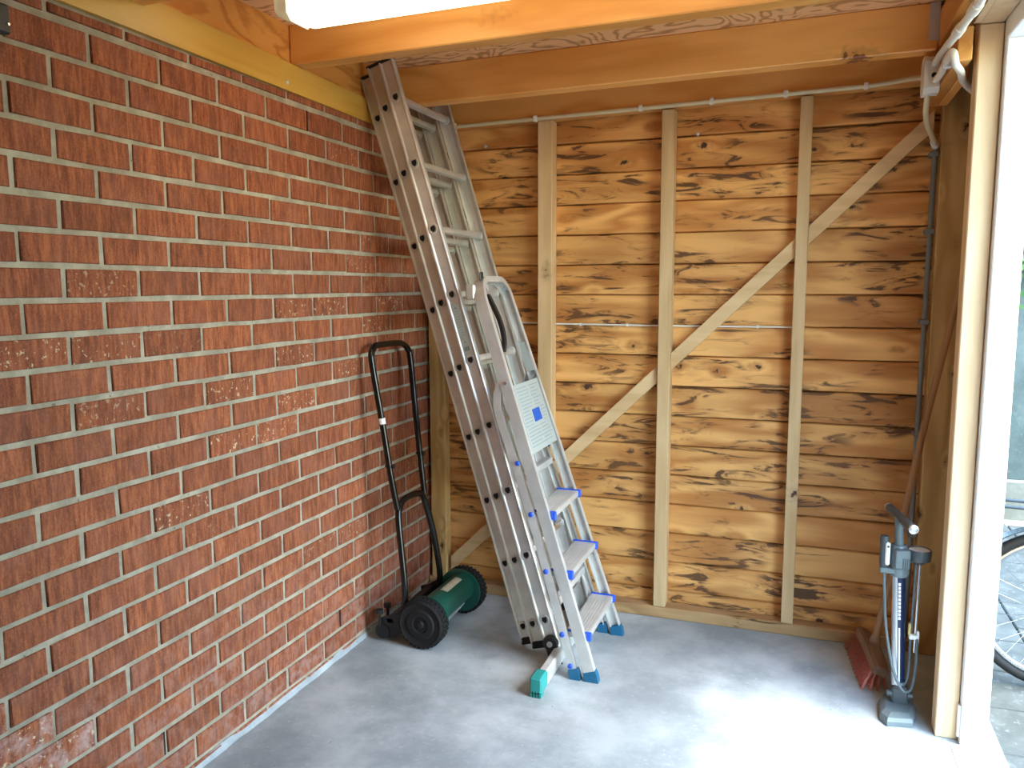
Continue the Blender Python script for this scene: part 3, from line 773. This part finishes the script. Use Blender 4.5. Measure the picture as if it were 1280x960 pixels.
# gauge on its stem
gc = Vector((1.968, -.53, .522))
bm = B(); ring_poly(bm, gc, X, Y, (Z + Vector((0, -.25, 0))).normalized(), [(.012, -.03), (.026, -.018), (.036, -.012), (.037, .022), (.034, .027), (.031, .022)], 26); ga = obj('gauge', bm, 'darkgrey', pm, True)
bm = B(); ring_poly(bm, gc, X, Y, (Z + Vector((0, -.25, 0))).normalized(), [(.0305, .020), (.0305, .0235)], 22); obj('dial', bm, 'whitep', ga)
bm = B(); box(bm, (1.93, -.54, .500), (1.97, -.52, .522), .003); obj('gauge_arm', bm, 'grey', pm)
for dx in (0, .011):
    bm = B(); tube(bm, [(1.962 + dx, -.53, .50), (1.960 + dx, -.53, .20)] if dx else smooth_path([(1.962, -.53, .50), (1.958, -.53, .25), (1.955, -.545, .13), (1.945, -.545, .09)], 6), .0038, 8); obj('stem_tube', bm, 'hose' if dx == 0 else 'silver', pm, True)
bm = B(); box(bm, (1.952, -.542, .245), (1.980, -.525, .262), .003); box(bm, (1.974, -.541, .235), (1.982, -.528, .275), .002); cl = obj('hose_clip', bm, 'whitep', pm)
bm = B(); box(bm, (1.949, -.54, .258), (1.957, -.526, .298), .003); obj('yellow_tab', bm, 'yellow', cl)
# pump head clipped left of the collar
bm = B(); ring_poly(bm, (1.866, -.54, .482), X, Y, Z, [(.012, 0), (.014, .02), (.013, .07), (.015, .085), (.013, .100), (.004, .104)], 14); ph = obj('pump_head', bm, 'darkgrey', pm, True)
bm = B(); box(bm, (1.868, -.560, .490), (1.882, -.547, .565), .004); lv = obj('lever', bm, 'whitep', ph, label='white clamping lever')
bm = B(); ring_poly(bm, (1.876, -.561, .553), X, Z, -Y, [(.0035, 0), (.0035, .0012)], 8); obj('pin', bm, 'black', lv)
bm = B(); box(bm, (1.855, -.556, .462), (1.905, -.532, .480), .003); obj('head_holder', bm, 'grey', pm)
hz = smooth_path([(1.868, -.545, .475), (1.872, -.548, .40), (1.882, -.556, .28), (1.905, -.572, .16), (1.93, -.585, .10), (1.950, -.58, .085), (1.966, -.565, .10), (1.975, -.55, .16), (1.976, -.54, .25)], 7)
bm = B(); tube(bm, hz, .0045, 8); obj('hose', bm, 'hose', pm, True)

# ------------------------------------------------------------------ wall and ceiling fittings
lt = thing('ceiling_light', (.85, -1.30, 2.10), 'long fluorescent batten light with clear diffuser under the ceiling joists', 'light')
prof = [(-.055, .07), (-.052, .02), (-.035, .003), (.035, .003), (.052, .02), (.055, .07)]
bm = B(); rgs = []
for x in (.245, .27, 1.48, 1.505):
    k = .86 if x in (.245, 1.505) else 1
    rgs.append([Vector((x, -1.315 + a * k * 1.15, 2.098 + b * (1 if k == 1 else 1) + .013 * x + (.008 if k < 1 else 0))) for a, b in prof])
loft(bm, rgs); obj('diffuser', bm, 'lit', lt, True)
for xa, xb in ((.195, .247), (1.503, 1.55)):
    bm = B(); kk = (.66, 1.0) if xa < 1 else (1.0, .66)
    loft(bm, [[Vector((x, -1.315 + a * k * 1.15, 2.098 + .07 - (.07 - b) * k + .013 * x)) for a, b in prof] for x, k in ((xa, kk[0]), (xb, kk[1]))]); obj('end_cap', bm, 'clear', lt, True)
bm = B(); box(bm, (.19, -1.375, 2.172), (1.56, -1.255, 2.205), .004)
for v in bm.verts: v.co.z += .013 * v.co.x
obj('housing', bm, 'darkgrey', lt)
for x in (.275, 1.45):
    bm = B(); box(bm, (x, -1.385, 2.150), (x + .012, -1.245, 2.19), .002); obj('clip', bm, 'darkgrey', lt)
bm = B()
for x in (.5, 1.25): box(bm, (x, -1.33, 2.21), (x + .03, -1.30, 2.245))
obj('mount', bm, 'galv', lt)

zc_ = lambda x: 2.0515 + .0185 * x
cd = thing('conduit', (1.0, -.10, 2.06), 'cream conduit pipe running along the top of the plank wall', 'pipe')
bm = B(); tube(bm, [(.155, -.098, zc_(.155)), (.8, -.098, zc_(.8)), (1.4, -.098, zc_(1.4)), (1.78, -.100, zc_(1.78)), (1.84, -.115, zc_(1.84)), (1.900, -.20, 2.075), (1.938, -.318, 2.050)], .0085, 10); obj('pipe', bm, 'cream', cd, True)
for x in (.175, .533, .965, 1.235, 1.50, 1.77):
    bm = B(); box(bm, (x - .008, -.110, zc_(x) - .012), (x + .008, -.088, zc_(x) + .013), .003); obj('pipe_clip', bm, 'creamw', cd)
jb = thing('junction_box', (1.945, -.36, 2.04), 'cream junction box where the conduits meet at the top corner', 'junction box')
bm = B(); poly = [(-.400, 2.000), (-.385, 1.985), (-.335, 1.985), (-.320, 2.000), (-.320, 2.080), (-.335, 2.095), (-.385, 2.095), (-.400, 2.080)]
prism(bm, poly, (1.932, 0, 0), Y, Z, 0, .034, X); obj('box', bm, 'creamw', jb)
bm = B(); prism(bm, [(-.36 + (a_ + .36) * 1.06, 2.04 + (b_ - 2.04) * 1.05) for a_, b_ in poly], (1.920, 0, 0), Y, Z, 0, .012, X); obj('lid', bm, 'creamw', jb)
bm = B(); ring_poly(bm, (1.948, -.400, 2.035), X, Z, -Y, [(.008, 0), (.008, .004)], 10); obj('cable_gland', bm, 'black', jb)
c2 = thing('conduit', (1.95, -1.2, 2.06), 'white conduit pipe running from the junction box along the side beam toward the light', 'pipe')
bm = B(); tube(bm, [(1.949, -.401, 2.070), (1.944, -.56, 2.058), (1.943, -.85, 2.036), (1.943, -1.11, 2.022), (1.943, -2.4, 2.02)], .0105, 10); obj('pipe', bm, 'creamw', c2, True)
for a in ((1.943, -.83, 2.0375), (1.943, -1.05, 2.0255), (1.943, -1.7, 2.02)):
    bm = B(); tube(bm, [a, (a[0], a[1] - .075, a[2] - .004)], .0140, 10); obj('sleeve', bm, 'creamw', c2, True)
c3 = thing('cable', (1.97, -.6, 2.0), 'thick white cable looping from the junction box behind the door post', 'cable')
bm = B(); tube(bm, smooth_path([(1.951, -.414, 2.018), (1.952, -.50, 2.012), (1.951, -.60, 2.018), (1.950, -.70, 2.022), (1.953, -.735, 2.012), (1.962, -.715, 1.988), (1.985, -.65, 1.982), (2.012, -.52, 1.984), (2.060, -.38, 1.984), (2.095, -.30, 1.984)], 7), .0105, 10); obj('sheath', bm, 'creamw', c3, True)
bm = B(); box(bm, (1.940, -.63, 2.000), (1.966, -.61, 2.034), .003); obj('cable_clip', bm, 'galv', c3)
c4 = thing('conduit', (1.96, -.25, 1.93), 'short bent cream conduit dropping from the junction box', 'pipe')
bm = B(); tube(bm, smooth_path([(1.938, -.345, 1.990), (1.938, -.34, 1.965), (1.940, -.32, 1.935), (1.958, -.23, 1.912), (1.985, -.14, 1.888), (2.006, -.055, 1.872)], 6), .0088, 10); obj('pipe', bm, 'cream', c4, True)
bm = B(); tube(bm, [(1.996, -.092, 1.879), (2.007, -.053, 1.871)], .0125, 10); obj('socket', bm, 'creamw', c4, True)
c5 = thing('conduit', (2.0, -.04, 0), 'grey upright conduit pipe beside the brown corner post', 'pipe')
bm = B(); tube(bm, [(2.009, -.040, 1.87), (2.006, -.040, 1.2), (2.003, -.040, .7), (2.001, -.040, .055)], .0095, 10); obj('pipe', bm, 'pvc', c5, True)
for z in (1.845, 1.575, 1.25, .835, .45):
    bm = B(); box(bm, (1.990, -.053, z - .009), (2.022, -.001, z + .009), .003); obj('pipe_clip', bm, 'pvc', c5)
c6 = thing('cable', (1.0, -.004, 1.22), 'thin pale cable crossing the plank wall behind the studs', 'cable')
bm = B(); tube(bm, [(.36, -.006, 1.2285), (.575, -.006, 1.2245), (1.02, -.006, 1.2215), (1.58, -.006, 1.2225)], .0036, 6); obj('sheath', bm, 'creamw', c6)
for x in (.70, .90, 1.22, 1.42):
    bm = B(); box(bm, (x, -.011, 1.2165), (x + .008, -.001, 1.2285)); obj('cable_clip', bm, 'whitep', c6)
hk = thing('wall_bracket', (.01, -2.06, 1.93), 'small black bracket screwed to the bricks at the upper left edge', 'bracket')
bm = B(); box(bm, (-.001, -2.12, 1.905), (.022, -2.019, 1.965), .004); obj('plate', bm, 'black', hk)
bm = B(); ring_poly(bm, (.022, -2.026, 1.925), Y, Z, X, [(.004, 0), (.003, .003)], 8); obj('screw', bm, 'chrome', hk)

# ------------------------------------------------------------------ bicycle outside
bk = thing('bicycle', (2.9, -.2, -.03), 'parked bicycle with a rear carrier on the paving outside the door', 'bicycle')
D = Vector((1, -.10, 0)).normalized(); WC = Vector((2.462, -.155, .258)); RW = .286; BW = Vector((D.y, -D.x, 0)); BW = D.cross(Z)
def cyc(c, tag_=''):
    cir = lambda r, n=48: [c + D * r * cos(2 * pi * k / n) + Z * r * sin(2 * pi * k / n) for k in range(n)]
    w_ = obj('wheel', tube(B(), cir(.020, 12), .012, 6, True), 'chrome', bk, True)
    obj('tyre', tube(B(), cir(RW - .018), .018, 10, True), 'rubber', w_, True)
    obj('rim', tube(B(), cir(RW - .042), .011, 8, True), 'chrome', w_, True)
    bm = B()
    for k in range(28):
        a = 2 * pi * k / 28; b_ = a + (.9 if k % 2 else -.9)
        tube(bm, [c + D * .022 * cos(b_) + Z * .022 * sin(b_) + BW * (.02 if k % 4 < 2 else -.02), c + D * (RW - .048) * cos(a) + Z * (RW - .048) * sin(a)], .0014, 4)
    obj('spokes', bm, 'chrome', w_, kind='stuff')
    bm = B(); arc = [c + D * (RW + .018) * cos(a) + Z * (RW + .018) * sin(a) for a in [radians(20 + i * 7.5) for i in range(23)]]
    sweep_rect(bm, arc, BW, .046, .004); obj('mudguard', bm, 'bikepaint', bk, True)
cyc(WC); C2 = WC + D * 1.02; cyc(C2)
def bt(pts_, r, m_='bikepaint', name='frame_tube', rr_=10): 
    return obj(name, tube(B(), pts_, r, rr_), m_, bk, True)
BB = WC + D * .42 - Z * .01; ST = BB - D * .14 + Z * .46; HT = C2 - D * .20 + Z * .50; HB = C2 - D * .16 + Z * .36
for s_ in (-.045, .045):
    bt([WC + BW * s_, ST - Z * .04 + BW * s_ * .3], .007, name='seat_stay'); bt([WC + BW * s_, BB + BW * s_ * .5], .008, name='chain_stay')
    bt(smooth_path([HB, HB + D * .03 - Z * .1 + BW * s_, C2 + BW * s_], 5), .009, name='fork_blade')
    bt([WC + BW * s_, WC + BW * s_ * 1.3 - D * .10 + Z * .355], .0045, name='carrier_stay'); bt([WC + BW * s_, WC + BW * s_ * 1.3 + D * .10 + Z * .355], .0045, name='carrier_stay')
bt([BB, ST], .014); bt([BB, HB], .016); bt([ST - Z * .06, HT - Z * .03], .014); bt([HB, HT], .018); bt([ST, ST + Z * .10 - D * .02], .011, 'chrome', 'seat_post')
bt([HT, HT + Z * .12], .011, 'chrome', 'stem')
hc = HT + Z * .13
bt(smooth_path([hc - D * .16 + BW * .27, hc - D * .02 + BW * .24, hc + D * .03 + BW * .10, hc, hc + D * .03 - BW * .10, hc - D * .02 - BW * .24, hc - D * .16 - BW * .27], 5), .010, 'chrome', 'handlebar')
sc_ = ST + Z * .115 - D * .03; bm = B(); rgs = []
for i in range(9):
    t_ = i / 8; w_ = .085 * (1 - t_) ** 1.4 + .018; rgs.append([sc_ + D * (-.12 + .27 * t_) + BW * w_ * a + Z * (.02 * (1 - (2 * t_ - 1) ** 2) * -.4 + b) for a, b in ((-1, -.02), (-.6, .018), (.6, .018), (1, -.02), (.5, -.03), (-.5, -.03))])
loft(bm, rgs); obj('saddle', bm, 'seat', bk, True)
cz = WC + Z * .365
bt([cz - D * .20 + BW * .05, cz + D * .16 + BW * .05], .006, 'bikepaint', 'carrier_rail'); bt([cz - D * .20 - BW * .05, cz + D * .16 - BW * .05], .006, 'bikepaint', 'carrier_rail')
for t_ in (-.20, -.08, .04, .16): bt([cz + D * t_ + BW * .05, cz + D * t_ - BW * .05], .005, 'bikepaint', 'carrier_bar')
bm = B(); ring_poly(bm, BB + BW * .05, D, Z, BW, [(.08, 0), (.08, .003), (.07, .003)], 28); obj('chainring', bm, 'chrome', bk)
for s_ in (-1, 1):
    e = BB + BW * .075 * s_ + (D * .12 - Z * .11) * s_; bt([BB + BW * .06 * s_, e], .009, 'chrome', 'crank')
    bm = B(); box(bm, (-.04, -.02, -.01), (.04, .05, .01), .004, frame(e, D, BW * s_, Z)); obj('pedal', bm, 'black', bk)
bt(smooth_path([WC + BW * .07 + D * (.035 * cos(a)) + Z * (.185 + .035 * sin(a)) for a in [radians(k * 40) for k in range(9)]], 3), .005, 'black', 'lock_cable')
bt([BB - D * .05 + BW * .06, BB - D * .12 + BW * .10 - Z * .278], .008, 'black', 'kick_stand')
